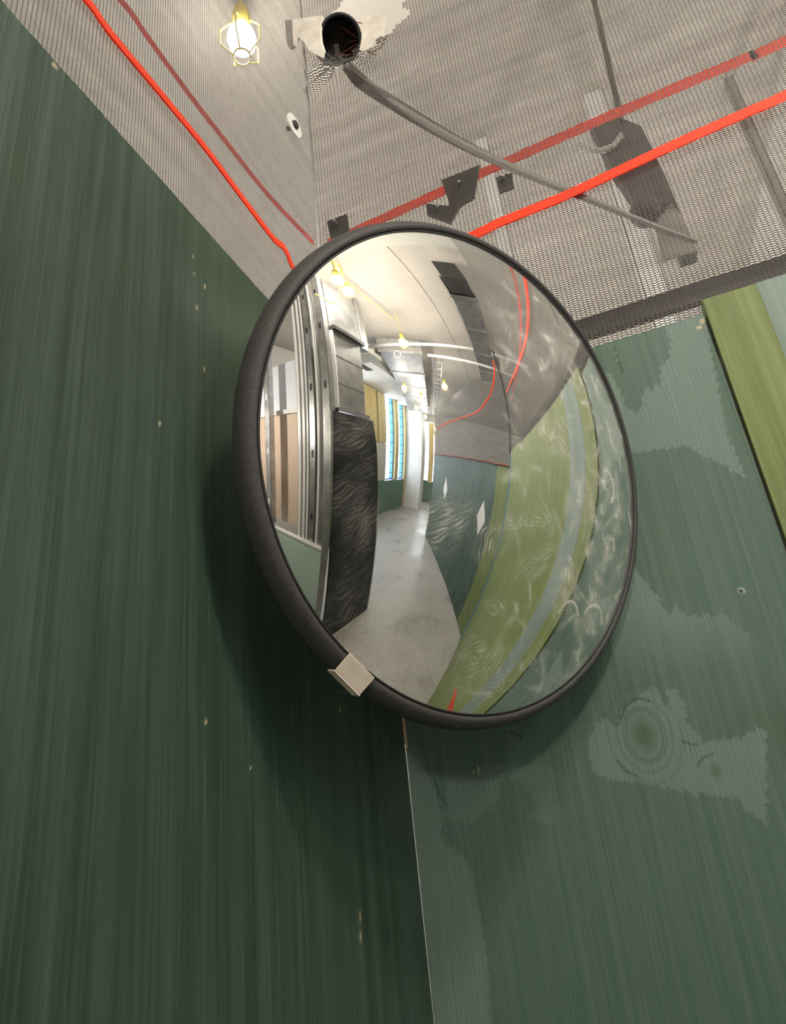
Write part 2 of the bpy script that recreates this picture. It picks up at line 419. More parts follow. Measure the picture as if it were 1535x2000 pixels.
def wr_green(U, Z):
    m = 0.75*np.clip(1.4-1.4*np.hypot((U-kc[0])/0.016, (Z-kc[2])/0.024), 0, 1)
    m = np.maximum(m, 0.6*np.clip(1.4-1.4*np.hypot((U-kc2[0])/0.007, (Z-kc2[2])/0.010), 0, 1))
    m = np.maximum(m, 0.45*np.clip((U-0.27)/0.1, 0, 1)*np.exp(-((Z-1.50)/0.035)**2)*(1-inside(knot_pat, *wob(U, Z))))
    r = np.hypot((U-kc[0])/0.75, Z-kc[2]); m = np.maximum(m, 0.5*(np.exp(-((r-0.026)/0.0016)**2)+0.7*np.exp(-((r-0.034)/0.0016)**2)+0.5*np.exp(-((r-0.045)/0.002)**2)))
    return np.clip(m, 0, 1)
wr_crack0 = strokes([z5([(430, 1185), (488, 1212), (520, 1140), (535, 1110), (560, 1060), (600, 1035), (640, 1010), (680, 1020), (720, 1032)]),
                     z5([(960, 1330), (1000, 1345), (1050, 1362), (1075, 1355)]), z5([(1085, 1520), (1110, 1470), (1150, 1445), (1200, 1430)]),
                     z4([(458, 765), (478, 830), (500, 890), (520, 950)]), z6([(1200, 262), (1225, 275), (1250, 290), (1290, 305)]),
                     z6([(700, 560), (740, 680), (790, 760)]), z5([(480, 1480), (540, 1550), (640, 1600)])], 1, 0.0010)
def wr_crack(U, Z):
    r = np.hypot((U-kc[0])/0.70, Z-kc[2])
    return np.clip(wr_crack0(U, Z)*(0.55+0.45*np.sin(U*2300+Z*1700)) + 0.5*np.exp(-((r-0.0235)/0.0009)**2), 0, 1)
wr_bare0 = spots([(1371, 628, (.003, .005)), (1365, 640, (.004, .003)), (1378, 622, (.003, .006)), (1203, 690, (.0008, .004)), (1206, 702, (.0008, .003)),
                  (935, 1505, (.0009, .005)), (925, 1508, (.0012, .002)), (973, 1500, (.0008, .001)), (690, 805, (.001, .001))], 1, 0)
def wr_bare(U, Z):
    return np.clip(wr_bare0(U, Z)*(0.4+0.9*(np.sin(U*3100)*np.sin(Z*2700+U*900) > -0.1)), 0, 1)
grid_panel('panel', 1, 0.0005, JX, 1.20, TOP, M['green_mid'], 0.0013, wall_right,
           {'thin_coat': wr_light, 'green_coat': wr_green, 'crack': wr_crack, 'bare': wr_bare})
# the light green sheets beyond the joint, with a grey brushed stripe beside it
ol = bx('panel', JX+0.003, 1.60, -0.004, 0.016, 0.0, TOP+0.016, M['olive'], wall_right, bevel=0.001)
MB().hexa([(0.486, -0.0042, 0), (0.58, -0.0042, 0), (0.574, -0.0042, 1.2), (0.580, -0.0042, TOP+.016), (0.478, -0.0042, TOP+.016), (0.482, -0.0042, 1.1)],
          [(0.486, -0.003, 0), (0.58, -0.003, 0), (0.574, -0.003, 1.2), (0.580, -0.003, TOP+.016), (0.478, -0.003, TOP+.016), (0.482, -0.003, 1.1)]).build('painted_stripe', M['grey_stripe'], wall_right)
MB().hexa([(0.63, -0.0045, 0.86), (0.70, -0.0045, 0.80), (0.80, -0.0045, 0.78), (0.90, -0.0045, 0.755), (0.80, -0.0045, 0.82), (0.70, -0.0045, 0.87), (0.64, -0.0045, 0.90)],
          [(x, -0.0039, z) for x, z in ((0.63, 0.86), (0.70, 0.80), (0.80, 0.78), (0.90, 0.755), (0.80, 0.82), (0.70, 0.87), (0.64, 0.90))]).build('paint_mark', M['orange'], wall_right)
bx('panel', 1.604, 2.26, -0.003, 0.016, 0.0, TOP+0.03, M['olive'], wall_right, bevel=0.001)
bx('corner_strip', 2.262, 2.30, -0.010, 0.016, 0.0, TOP-0.02, M['blue'], wall_right)
for x in (0.03, 0.44, 1.0, 1.60, 2.2):
    bx('stud', x-0.02, x+0.02, 0.0185, 0.068, 0.0, 1.885, M['timber'], wall_right)
# raw edge of the sheet where the two walls meet
def sliver(name, L, R, th, mat):
    a = [at(x, y, 1, -th) for x, y in L]; b = [at(x, y, 1, -th) for x, y in R]
    ring = a+b[::-1]; back = [p+np.array([0, th-0.0002, 0]) for p in ring]
    return MB().hexa(ring, back).build(name, mat, wall_right)
sliver('raw_edge', [(788, 1480), (790, 1530), (794, 1580), (799, 1640), (806, 1700), (815, 1750), (824, 1792)],
       [(789, 1478), (794, 1530), (800, 1580), (806, 1640), (811, 1700), (819, 1750), (825, 1788)], 0.0012, M['ply_edge'])
sliver('raw_edge', [(783, 1402), (784, 1420), (788, 1440), (793, 1462)], [(790, 1400), (792, 1420), (794, 1440), (796, 1460)], 0.0010, M['ply_edge'])
# screw in the sheet
sp = at(1447, 1155, 1, 0.0)
scr = empty('panel_screw', (sp[0], 0.0, sp[2])); tag(scr, 'countersunk cross-head screw driven into the mid green plywood sheet', 'screw')
T = Matrix.Rotation(math.pi/2, 4, 'X')
MB().lathe([(0.0, 0.0007), (0.0030, 0.0007), (0.0041, 0.0001), (0.0041, -0.0002)], 24, T).build('screw_head', mottled('painted_screw', (0.17, 0.24, 0.20), (0.26, 0.33, 0.28), 300, rough=0.5), scr)
cr = MB()
for a in (0.3, 0.3+math.pi/2):
    c, s = math.cos(a), math.sin(a)
    q = [(x*c-z*s, 0, x*s+z*c) for x, z in ((-.0021, -.0005), (.0021, -.0005), (.0021, .0005), (-.0021, .0005))]
    cr.hexa([(x, -0.0010, z) for x, _, z in q], [(x, -0.0004, z) for x, _, z in q])
cr.build('cross_recess', M['black_plastic'], scr)

# ---- the passage bends: angled wall
A0 = np.array([2.30, 0.0]); ADIR = np.array([2.30, -1.38]); ADIR /= np.linalg.norm(ADIR)
ANG = math.atan2(ADIR[1], ADIR[0])
wall_ang = empty('wall_angled', (A0[0], A0[1], 0)); wall_ang.rotation_euler.z = ANG
tag(wall_ang, 'dark green plywood hoarding wall angled off the light green one', kind='structure')
bx('panel', 0.0, 0.30, 0.0, 0.018, 0, 1.86, M['olive'], wall_ang)
for i, (a, b) in enumerate(((0.303, 1.50), (1.503, 2.72), (2.723, 3.22))):
    bx('panel', a, b, 0.0, 0.018, 0, 1.84, M['green_far'], wall_ang, bevel=0.001)
def plate(s, z, label):
    o = empty('diamond_plate'); o.parent = None
    p = A0+ADIR*s; o.location = (p[0], p[1], z); o.rotation_euler.z = ANG
    tag(o, label, 'sign plate', 'blank diamond plates on the angled wall')
    r = 0.20; q = [(-r*.62, 0), (0, -r), (r*.62, 0), (0, r)]
    MB().hexa([(x, -0.006, zz) for x, zz in q], [(x, -0.001, zz) for x, zz in q]).build('plate_face', M['white_metal'], o)
    MB().tube([(0, -0.009, r-.03), (0, -0.006, r-.03)], 0.006).build('screw', M['galv'], o)
plate(0.55, 1.21, 'blank white diamond plate on the angled wall beside the light green strip')
plate(2.20, 1.25, 'blank white diamond plate on the angled wall toward the windows')

# ---- block across the passage: black end board, studs and boards round its corner
wp = empty('wall_partition'); tag(wp, 'partition block with a black painted board, bare metal studs and boards round its corner', kind='structure')
MB().hexa([(1.20, -1.25, 0), (1.93, -1.25, 0), (1.69, -1.25, 1.72), (1.63, -1.25, 1.95), (1.13, -1.25, 1.95)], [(1.20, -1.275, 0), (1.93, -1.275, 0), (1.69, -1.275, 1.72), (1.63, -1.275, 1.95), (1.13, -1.275, 1.95)]).build('panel', M['black_board'], wp, bevel=0.002)
MB().hexa([(1.935, -1.252, 0), (1.955, -1.252, 0), (1.797, -1.252, 1.10), (1.78, -1.252, 1.10)], [(1.935, -1.275, 0), (1.955, -1.275, 0), (1.797, -1.275, 1.10), (1.78, -1.275, 1.10)]).build('edge_strip', M['white_metal'], wp)
# angled return of the block
MB().hexa([(1.96, -1.28, 0), (2.06, -1.335, 0), (1.80, -1.335, 1.60), (1.70, -1.28, 1.70)], [(1.955, -1.295, 0), (2.055, -1.35, 0), (1.795, -1.35, 1.60), (1.695, -1.295, 1.70)]).build('wrap_strip', M['galv_dull'], wp)
# side facing the photographer's passage
bx('panel', 1.135, 1.155, -2.60, -1.30, 0.0, 0.955, M['pale_green'], wp)
bx('cap_strip', 1.125, 1.165, -2.60, -1.30, 0.956, 0.972, M['white_metal'], wp)
bx('board', 1.30, 1.315, -2.60, -1.37, 0.972, 1.985, M['brown_board'], wp)
bx('board', 1.30, 1.315, -2.60, -1.37, 2.03, 2.50, M['white_board'], wp)
bx('rail', 1.27, 1.32, -2.60, -1.37, 1.988, 2.028, M['white_metal'], wp)
for y, w, mt in ((-2.04, 0.07, 'galv'), (-1.615, 0.035, 'white_metal'), (-1.565, 0.03, 'white_metal'), (-1.525, 0.022, 'white_metal'), (-1.475, 0.055, 'galv'), (-1.415, 0.025, 'white_metal'), (-1.335, 0.07, 'galv_dull')):
    st = MB()
    st.box(1.16, 1.163, y-w/2, y+w/2, 0.975, 3.48); st.box(1.16, 1.21, y-w/2, y-w/2+0.002, 0.975, 3.48); st.box(1.16, 1.21, y+w/2-0.002, y+w/2, 0.975, 3.48)
    o = st.build('stud', M[mt], wp)
    if w > 0.05:
        for z in (1.15, 1.62, 2.12, 2.62, 3.0):
            bx('knockout', 1.1575, 1.1598, y-0.010, y+0.010, z, z+0.055, M['white_board'] if w > .06 and y < -2 else M['black_plastic'], wp)
bx('stud', 1.105, 1.128, -1.298, -1.25, 0.0, 1.95, M['galv_dull'], wp)

# ---- outside wall with the tall windows
ws = empty('wall_window'); tag(ws, 'outer wall with mineral wool lining, tall blue framed windows and green boards below', kind='structure')
bx('wall_core', -5.0, 3.55, -3.62, -3.42, 0, CEIL, M['plaster'], ws)
bx('wall_core', 4.30, 5.74, -3.62, -3.42, 0, CEIL, M['plaster'], ws)
bx('wall_core', 6.30, 6.54, -3.62, -3.42, 0, CEIL, M['plaster'], ws)
bx('wall_core', 7.06, 9.3, -3.62, -3.42, 0, CEIL, M['plaster'], ws)
for a, b in ((3.55, 4.30), (5.74, 6.30), (6.54, 7.06)):
    bx('wall_core', a, b, -3.62, -3.42, 0, 0.90, M['plaster'], ws); bx('wall_core', a, b, -3.62, -3.42, 3.42, CEIL, M['plaster'], ws)
for a, b in ((3.0, 4.18), (4.19, 5.29), (5.30, 6.24), (6.25, 7.06)):
    bx('board', a, b, -3.34, -3.30, 0.0, 0.915, M['green_board'], ws, bevel=0.004)
for a, b, z0 in ((4.34, 4.62, 2.0), (4.625, 4.90, 2.0), (4.905, 5.20, 1.94), (5.30, 5.50, 1.94), (5.505, 5.72, 1.94)):
    bx('wool_batt', a, b, -3.41, -3.30, z0, 3.34, M['insul'] if b < 5.25 else M['insul_edge'], ws, bevel=0.01)
bx('board', 5.15, 5.72, -3.36, -3.31, 0.93, 1.935, M['grey_board'], ws)
for a, b in ((6.32, 6.42), (6.425, 6.54), (7.07, 7.19)):
    bx('wool_batt', a, b, -3.41, -3.29, 0.93, 3.36, M['insul_edge'], ws, bevel=0.008)
bx('trim', 7.07, 7.10, -3.29, -3.26, 0.0, 0.92, M['timber'], ws); bx('trim', 7.13, 7.16, -3.29, -3.26, 0.0, 0.92, M['timber'], ws)
def window(n, x0, x1, z0, z1):
    w = empty('window_%d' % n, (x0, -3.42, z0)); tag(w, 'tall narrow window with blue filmed frame and daylit pane', kind='structure')
    W, H = x1-x0, z1-z0
    bx('pane', 0.03, W-0.03, -0.075, -0.065, 0.03, H-0.03, M['pane'], w)
    fr = 0.03
    for a in ((0, fr, -0.10, 0.02, 0, H), (fr-0.0001, W-fr, -0.10, 0.02, 0, fr), (fr-0.0001, W-fr, -0.10, 0.02, H-fr, H), (W-fr, W, -0.10, 0.05, 0, H)):
        o_ = bx('frame', *a, M['blue'], w)
        if a[0] > fr: fo = o_
    bx('transom', fr, W-fr, -0.064, -0.05, H*.42, H*.42+0.02, M['white_metal'], w)
    for i in range(8):
        bx('fixing_clip', W-fr-0.004, W+0.002, -0.06, 0.052, H*(i+.6)/8.2, H*(i+.6)/8.2+0.022, M['black_plastic'], fo)
    bx('window_sill', -0.02, W+0.02, 0.0, 0.12, -0.02, -0.002, M['white_metal'], w)
window(1, 5.74, 6.30, 0.92, 3.40); window(2, 6.54, 7.06, 0.92, 3.40); window(3, 3.55, 4.30, 0.92, 3.40)
bh = MB().box(3.1, 7.15, -3.41, -2.35, 3.36, CEIL-0.001).build('trim_1', M['plaster']); tag(bh, 'boxed bulkhead above the windows', kind='structure')
bx('grille_slot', 3.3, 3.9, -2.7, -2.55, 3.352, 3.359, M['steel_dark'], bh)
cl = bx('pillar', 7.20, 7.55, -3.30, -2.70, 0.0, CEIL, M['white_concrete'], bevel=0.01); tag(cl, 'pale concrete pillar standing past the windows', kind='structure')
we = empty('wall_east'); tag(we, 'far end wall with a bright window above green boards', kind='structure')
bx('wall_core', 9.06, 9.3, -3.42, -3.36, 0, CEIL, M['plaster'], we); bx('wall_core', 9.06, 9.3, -2.78, 5.2, 0, CEIL, M['plaster'], we)
bx('wall_core', 9.06, 9.3, -3.36, -2.78, 0, 0.86, M['plaster'], we); bx('wall_core', 9.06, 9.3, -3.36, -2.78, 3.2, CEIL, M['plaster'], we)
bx('board', 9.02, 9.055, -3.40, -2.75, 0, 0.86, M['green_board'], we)
w4 = empty('window_4', (9.1, -3.36, 0.86)); tag(w4, 'bright window in the far end wall', kind='structure')
bx('pane', 0.02, 0.03, 0.0, 0.58, 0.0, 2.34, M['pane'], w4); bx('frame', -0.04, 0.02, 0.27, 0.30, 0.0, 2.34, M['white_metal'], w4)
for nm, a in (('wall_north', (-5.0, 9.3, 5.0, 5.2, 0, CEIL)), ('wall_west', (-5.0, -4.8, -5.4, 5.2, 0, CEIL))):
    o = bx(nm, *a, M['white_concrete']); tag(o, 'plain pale concrete wall of the building', kind='structure')

# ================================================================== netting above the sheets
NX, NY = -0.066, 0.022     # planes of the two nets
def net(name, origin, direc, length, z0, z1, mat, label, hole=None, fold=None, parent=None, uoff=0.0):
    st = 0.006 if hole else 0.02
    nu, nz = int(length/st)+1, int((z1-z0)/st)+1
    v = []; uv = []; f = []
    d = np.array(direc, float); nrm = np.array([d[1], -d[0]])
    for j in range(nz):
        for i in range(nu):
            s = length*i/(nu-1); z = z0+(z1-z0)*j/(nz-1)
            w = fold(s, z) if fold else 0.0
            p = np.array(origin)+d*s+nrm*w
            v.append((p[0], p[1], z)); uv.append((s+uoff, z))
    for j in range(nz-1):
        for i in range(nu-1):
            q = (j*nu+i, j*nu+i+1, (j+1)*nu+i+1, (j+1)*nu+i)
            if hole and hole(*np.mean([uv[k] for k in q], 0)): continue
            f.append(q)
    me = bpy.data.meshes.new(name); me.from_pydata(v, [], f)
    ul = me.uv_layers.new(name='UVMap')
    for lp in me.loops: ul.data[lp.index].uv = uv[lp.vertex_index]
    o = link(name, me, mat, parent, True)
    return tag(o, label, 'netting', 'shade nets above the plywood')
hc = at(655, 60, 1, NY)
def hole_r(s, z):
    x = s+NX
    a = math.atan2(z-hc[2], x-hc[0])
    return math.hypot(x-hc[0], z-hc[2]) < 0.085+0.012*math.sin(5*a)+0.008*math.sin(9*a+1)
def fold_r(s, z):
    x = s+NX
    r = math.hypot(x-hc[0], z-(hc[2]-0.09)); a = math.atan2(z-(hc[2]-0.09), x-hc[0])
    return 0.006*math.sin(a*9)*math.exp(-(r/0.16)**2)+0.003*math.sin(x*7+z*3)
net('netting', (NX, NY), (1, 0), 2.36, 1.90, 3.02, M['net_right'], 'grey knitted shade net with open weave stretched above the mid green sheets', hole_r, fold_r, uoff=NX)
net('netting', (NX, -2.4), (0, 1), 2.4+NY, 1.90, 3.02, M['net_left'], 'fine grey shade net stretched above the dark green wall sheet', None,
    lambda s, z: 0.004*math.sin(s*9+z*4))
net('netting', (A0[0], A0[1]+0.03), tuple(ADIR), 3.22, 1.80, 2.88, M['net_right'], 'grey shade net above the angled dark green wall with a red lower edge')
o = MB().tube([tuple(A0+ADIR*s+np.array([-0.007, -0.012]))+(1.846+0.006*math.sin(s*14),) for s in np.linspace(0.0, 3.2, 30)], 0.008).build('selvedge', M['red_edge']); tag(o, 'ragged rust red selvedge along the foot of the angled net', 'selvedge')

# orange cords
def cord(name, pts, r, label, n=8, flat=None):
    c = spline(pts, n)
    if flat is None: o = MB().tube(c, r, 10).build(name, M['orange'], smooth=True)
    else:
        nv = Vector(flat); m = MB(); v = []; C = [Vector(p) for p in c]
        for i, p in enumerate(C):
            t = (C[min(i+1, len(C)-1)]-C[max(i-1, 0)]).normalized(); w = t.cross(nv).normalized()
            v += [p+w*r+nv*0.001, p-w*r+nv*0.001, p-w*r-nv*0.001, p+w*r-nv*0.001]
        m.add(v, [(4*i+a, 4*i+(a+1) % 4, 4*i+4+(a+1) % 4, 4*i+4+a) for i in range(len(C)-1) for a in range(4)]+[(3, 2, 1, 0), tuple(4*len(C)-4+a for a in range(4))])
        o = m.build(name, M['orange'])
    return tag(o, label, 'cord', 'orange cords along the nets')
yb = NY-0.009
cord('orange_cord', [tuple(at(x, y, 1, yb)) for x, y in ((700, 560), (840, 498), (935, 455), (980, 433), (1100, 384), (1220, 328), (1340, 272), (1465, 217), (1535, 186))]
     + [(0.80, yb, 2.255), (1.2, yb, 2.33), (1.7, yb, 2.43), (2.2, yb, 2.52)], 0.0075, 'taut flat orange tape pinned across the face of the wide net', flat=(0, -1, 0))
cord('orange_cord', [(NX+0.009, y, 2.095) for y in (-2.2, -1.4, -0.9, -0.75, -0.65, -0.58)]+[tuple(at(x, y, 0, NX+0.009)) for x, y in ((140, -30), (220, 70), (310, 178), (400, 288), (470, 382), (520, 448))]
     + [tuple(at(x, y, 0, NX+0.009)) for x, y in ((538, 470), (553, 482), (563, 500), (572, 522), (600, 560))], 0.0050, 'taut flat orange tape with a kink near the corner on the fine net', 6, flat=(1, 0, 0))
cord('orange_cord', [tuple(at(x, y, 1, NY+0.035)) for x, y in ((640, 476), (745, 428), (900, 357), (1100, 266), (1300, 180), (1465, 110), (1535, 80))]
     + [(1.1, NY+0.035, 2.40), (2.2, NY+0.035, 2.46)], 0.0088, 'flat orange tape hanging behind the wide net, blurred by its weave', flat=(0, -1, 0))
cord('orange_cord', [(NX-0.02, y, 2.215) for y in (-2.2, -1.4, -0.9, -0.7, -0.6, -0.52)]+[tuple(at(x, y, 0, NX-0.02)) for x, y in ((225, -10), (290, 75), (370, 185), (450, 288), (530, 388), (612, 474))], 0.0046, 'flat orange tape hanging behind the fine net, blurred by its weave', flat=(1, 0, 0))
cord('orange_cord', [(2.31, -0.05, 2.90), (2.33, -0.06, 2.80), (2.44, -0.13, 2.64), (2.62, -0.24, 2.52), (2.99, -0.46, 2.42), (3.75, -0.92, 2.42), (4.78, -1.54, 2.38)], 0.008, 'slack orange cord sagging across the angled net')
o = MB().tube([(2.28, -0.01, 3.0), (2.285, -0.012, 2.5), (2.28, -0.008, 1.96)], 0.012).build('black_cable', M['black_plastic']); tag(o, 'black cable dropping down the bend between two nets', 'cable')
# pleat of doubled net pulled taut from the torn hole
M['net_fold'] = mottled('doubled_netting', (0.13, 0.12, 0.11), (0.22, 0.205, 0.19), 300, rough=0.8, bump=0.3, bdist=0.001)
fp = spline([tuple(at(x, y, 1, NY-0.002)) for x, y in ((676, 128), (712, 165), (800, 222), (900, 280), (1010, 332), (1150, 390), (1280, 442), (1362, 472))], 6)
fw = np.interp(np.linspace(0, 1, len(fp)), [0, .12, .3, .5, .7, 1], [.009, .0125, .0105, .0075, .005, .003])
m = MB(); v = []
for i, p in enumerate(fp):
    t = Vector(fp[min(i+1, len(fp)-1)]-fp[max(i-1, 0)]).normalized(); w = t.cross(Vector((0, -1, 0))).normalized(); p = Vector(p)
    v += [p+w*fw[i], p+Vector((0, -0.0015, 0)), p-w*fw[i], p+Vector((0, 0.0015, 0))]
m.add(v, [(4*i+a, 4*i+(a+1) % 4, 4*i+4+(a+1) % 4, 4*i+4+a) for i in range(len(fp)-1) for a in range(4)])
m.build('pleat', M['net_fold'], bpy.data.objects['netting'])

# torn hole with a pipe poking through
pc = at(664, 76, 1, NY-0.01)
pipe = empty('cable_duct', tuple(pc)); tag(pipe, 'black pipe end with loose copper wires poking through the torn net', 'pipe')
tocam = Vector(CAM-pc).normalized(); axis = (tocam+Vector((0.15, -0.1, -0.15))).normalized()
RM = axis.to_track_quat('Z', 'Y').to_matrix().to_4x4()
MB().lathe([(0.033, -0.2), (0.0385, -0.2), (0.0385, 0.012), (0.036, 0.014), (0.033, 0.012), (0.033, -0.2)], 32, RM).build('tube', M['black_plastic'], pipe, True)
MB().lathe([(0.0, -0.06), (0.034, -0.06)], 24, RM).build('plug', M['black_plastic'], pipe)
for i in range(7):
    a = i*0.9; p0 = Vector((0.016*math.cos(a), 0.016*math.sin(a), -0.05)); pts = [p0]
    for j in range(6): pts.append(pts[-1]+Vector((0.012+0.006*math.sin(j*2+i), 0.010*math.cos(i*2.1+j*1.3), 0.014-0.004*j)))
    MB().tube([RM @ q for q in spline([tuple(p) for p in pts], 4) for q in [Vector(q)]], 0.0012, 5).build('wire', M['copper'], pipe)
rg = empty('torn_sleeve', tuple(pc)); tag(rg, 'torn whitish sleeve bunched round the black pipe in the net hole', 'torn sleeve')
def rag(name, pix, depth):
    q = [at(x, y, 1, NY-0.048)-pc for x, y in pix]
    MB().hexa(q, [p+np.array([0.002, 0.006, 0.004]) for p in q]).build(name, M['rag'], rg)
rag('flap', [(556, 40), (560, 85), (566, 96), (575, 88), (582, 72), (592, 80), (604, 98), (612, 104), (628, 112), (631, 98), (626, 82), (624, 60), (628, 30)], 0.02)
rag('flap', [(708, 30), (706, 75), (702, 98), (712, 100), (726, 92), (733, 78), (744, 70), (752, 30)], 0.02)
# washer holding the net in the corner
wc = at(573, 246, 0, NX+0.004)
wsh = empty('fixing_washer', tuple(wc)); tag(wsh, 'pale round washer pinning the net in its corner', 'washer')
WM = Vector((1.0, -0.10, -0.05)).to_track_quat('Z', 'Y').to_matrix().to_4x4()
MB().lathe([(0.0045, 0.0), (0.019, 0.0), (0.019, 0.003), (0.0045, 0.003), (0.0045, 0.0)], 28, WM).build('disc', M['white_metal'], wsh)
MB().lathe([(0.0, 0.007), (0.006, 0.007), (0.0075, 0.003), (0.003, -0.012)], 16, WM).build('screw', M['steel_dark'], wsh)

# frame and clutter behind the net, seen through the weave
o = bx('steel_rail', -0.06, 2.2, 0.050, 0.062, 2.003, 2.031, M['steel_dark']); tag(o, 'dark steel rail running level behind the net above the mid green sheet', 'rail')
def post(x0, x1, y, mat, label):
    o = MB(); o.box(x0, x1, y, y+0.002, 0, 3.49); o.box(x0, x0+0.002, y, y+0.04, 0, 3.49); o.box(x1-0.002, x1, y, y+0.04, 0, 3.49)
    r = o.build('metal_post', M[mat]); return tag(r, label, 'post', 'metal posts behind the net')
q2 = at(1272, 540, 1, 0.95)
post(q2[0]-0.030, q2[0]+0.030, 0.95, 'white_metal', 'broad white metal post behind the net below the dark bracket')
q1 = at(968, 400, 1, 0.95); post(q1[0]-0.022, q1[0]+0.022, 0.95, 'white_metal', 'pale metal post behind the net between the small dark plates')
q1 = at(1445, 200, 1, 1.1); post(q1[0]-0.012, q1[0]+0.012, 1.1, 'galv_dull', 'dull metal post far behind the net past the dark bracket')
br = empty('hanging_bracket', tuple(at(1265, 240, 1, 0.2))); tag(br, 'dark sheet steel bracket with a round pipe knuckle hanging behind the net', 'bracket')
def brp(name, pix, y, th, mat='steel_dark'):
    b0 = np.array(br.location); q = [at(a, b, 1, y)-b0 for a, b in pix]
    MB().hexa(q, [p+np.array([0, th, 0]) for p in q]).build(name, M[mat], br)
brp('hanger_arm', [(1150, 236), (1200, 225), (1252, 246), (1300, 345), (1330, 420), (1362, 488), (1330, 500), (1300, 420), (1245, 400), (1190, 320)], 0.2, 0.03)
brp('foot_plate', [(1310, 395), (1330, 420), (1362, 488), (1292, 510), (1280, 440)], 0.195, 0.004, 'galv_dull')
kn = at(1262, 410, 1, 0.18)-np.array(br.location)
MB().lathe([(0, .018), (.012, .017), (.022, .008), (.024, -.006), (.018, -.02), (0, -.024)], 20, Matrix.Translation(Vector(kn)) @ Matrix.Rotation(0.8, 4, 'Y')).build('knuckle', M['steel_dark'], br, True)
cq = [at(a, b, 1, 0.19)-np.array(br.location) for a, b in ((1128, 285), (1150, 292), (1172, 294), (1196, 286), (1214, 264))]
MB().tube(spline([tuple(p) for p in cq], 5), 0.005).build('pale_ring', M['white_metal'], br)
rod = [at(1195, -60, 1, 0.2)-np.array(br.location), at(1214, 240, 1, 0.2)-np.array(br.location)]
MB().tube([rod[0]+np.array([0, 0, 0.6]), rod[1]], 0.005).build('drop_rod', M['steel_dark'], br)
for i, (pix, lb) in enumerate((([(862, 352), (936, 322), (926, 385), (882, 412)], 'small dark plate tied behind the net, largest beside the pale post'),
                               ([(832, 398), (898, 404), (880, 436), (834, 420)], 'dark torn scrap behind the net just above the mirror rim'),
                               ([(968, 346), (1000, 337), (1003, 366), (975, 376)], 'small dark square plate behind the net past the pale post'),
                               ([(638, 432), (676, 418), (682, 452), (645, 464)], 'small dark square plate behind the net close to the corner'))):
    q = [at(a, b, 1, NY+0.004) for a, b in pix]; c0 = np.mean(q, 0)
    e = empty('steel_plate', tuple(c0)); tag(e, lb, 'plate', 'dark plates behind the net')
    MB().hexa([p-c0 for p in q], [p-c0+np.array([0, 0.004, 0]) for p in q]).build('sheet', M['steel_dark'], e)
    MB().tube([(0, -0.014, 0), (0, 0.004, 0)], 0.0022, 8).build('pin', M['galv'], e)

# ================================================================== the mirror
MC = Vector((0.17846, -0.21386, 1.7350)); MN = Vector((0.81232, -0.53927, -0.22209)).normalized()
mx_ = Vector((0, 0, 1)).cross(MN).normalized(); my_ = MN.cross(mx_)
MW = Matrix((( mx_.x, my_.x, MN.x, MC.x), (mx_.y, my_.y, MN.y, MC.y), (mx_.z, my_.z, MN.z, MC.z), (0, 0, 0, 1)))
mir = empty('convex_mirror'); mir.matrix_world = MW
tag(mir, 'round convex safety mirror with black rubber edging fixed across the plywood corner', 'mirror')
RA, RS = 0.205, 0.50; sc = -math.sqrt(RS*RS-RA*RA)
Wi = MW.inverted(); o0 = Wi @ Vector(CAM)
def dome_xy(px, py):
    d = Wi.to_3x3() @ Vector(CR*(px-CX)/F_PX - CU*(py-CY)/F_PX + _f); d.normalize()
    q = o0-Vector((0, 0, sc)); b = q.dot(d); t = -b-math.sqrt(max(b*b-q.dot(q)+RS*RS, 0)); return o0+d*t
SEG, RINGS = 720, 150
th = np.linspace(0, math.asin(RA/RS), RINGS); ph = np.linspace(0, 2*math.pi, SEG, endpoint=False)
rr = RS*np.sin(th)[1:]; X = np.outer(rr, np.cos(ph)); Y = np.outer(rr, np.sin(ph)); Zd = np.repeat((sc+RS*np.cos(th[1:]))[:, None], SEG, 1)
dv = np.concatenate([[[0, 0, sc+RS]], np.stack([X, Y, Zd], -1).reshape(-1, 3)])
ii = np.arange((RINGS-1)*SEG).reshape(RINGS-1, SEG)+1; nx_ = np.roll(ii, -1, 1)
quads = np.stack([ii[:-1], ii[1:], nx_[1:], nx_[:-1]], -1).reshape(-1, 4).tolist()
dm = bpy.data.meshes.new('mirror_dome'); dm.from_pydata(dv.tolist(), [], [(0, int(a), int(b)) for a, b in zip(ii[0], nx_[0])]+quads)
dX, dY = dv[:, 0], dv[:, 1]; smg = np.zeros(len(dv)); rng = np.random.default_rng(5)
wav = 0.0016*np.sin(dX*210+2*np.sin(dY*90))+0.0012*np.sin(dY*330+dX*120)
def wipe(px, py, L, W, deg, st, freq=2100.0):
    c = dome_xy(px, py); a = math.radians(deg); u = (dX-c.x)*math.cos(a)+(dY-c.y)*math.sin(a)+wav; w = -(dX-c.x)*math.sin(a)+(dY-c.y)*math.cos(a)+wav*.7+u*u*rng.uniform(-9, 9)
    p = rng.uniform(0, 6.3); lines = 0.5+0.5*np.sin(w*freq+p+1.4*np.sin(u*190+p)+0.9*np.sin(w*freq*.43))
    env = np.exp(-(u/(1.15*L))**2-(w/(1.2*W))**2)*(0.6+0.4*np.sin(u*330+p)*np.sin(w*270))
    return st*np.clip(env, 0, 1)*(0.10+0.90*lines**2)
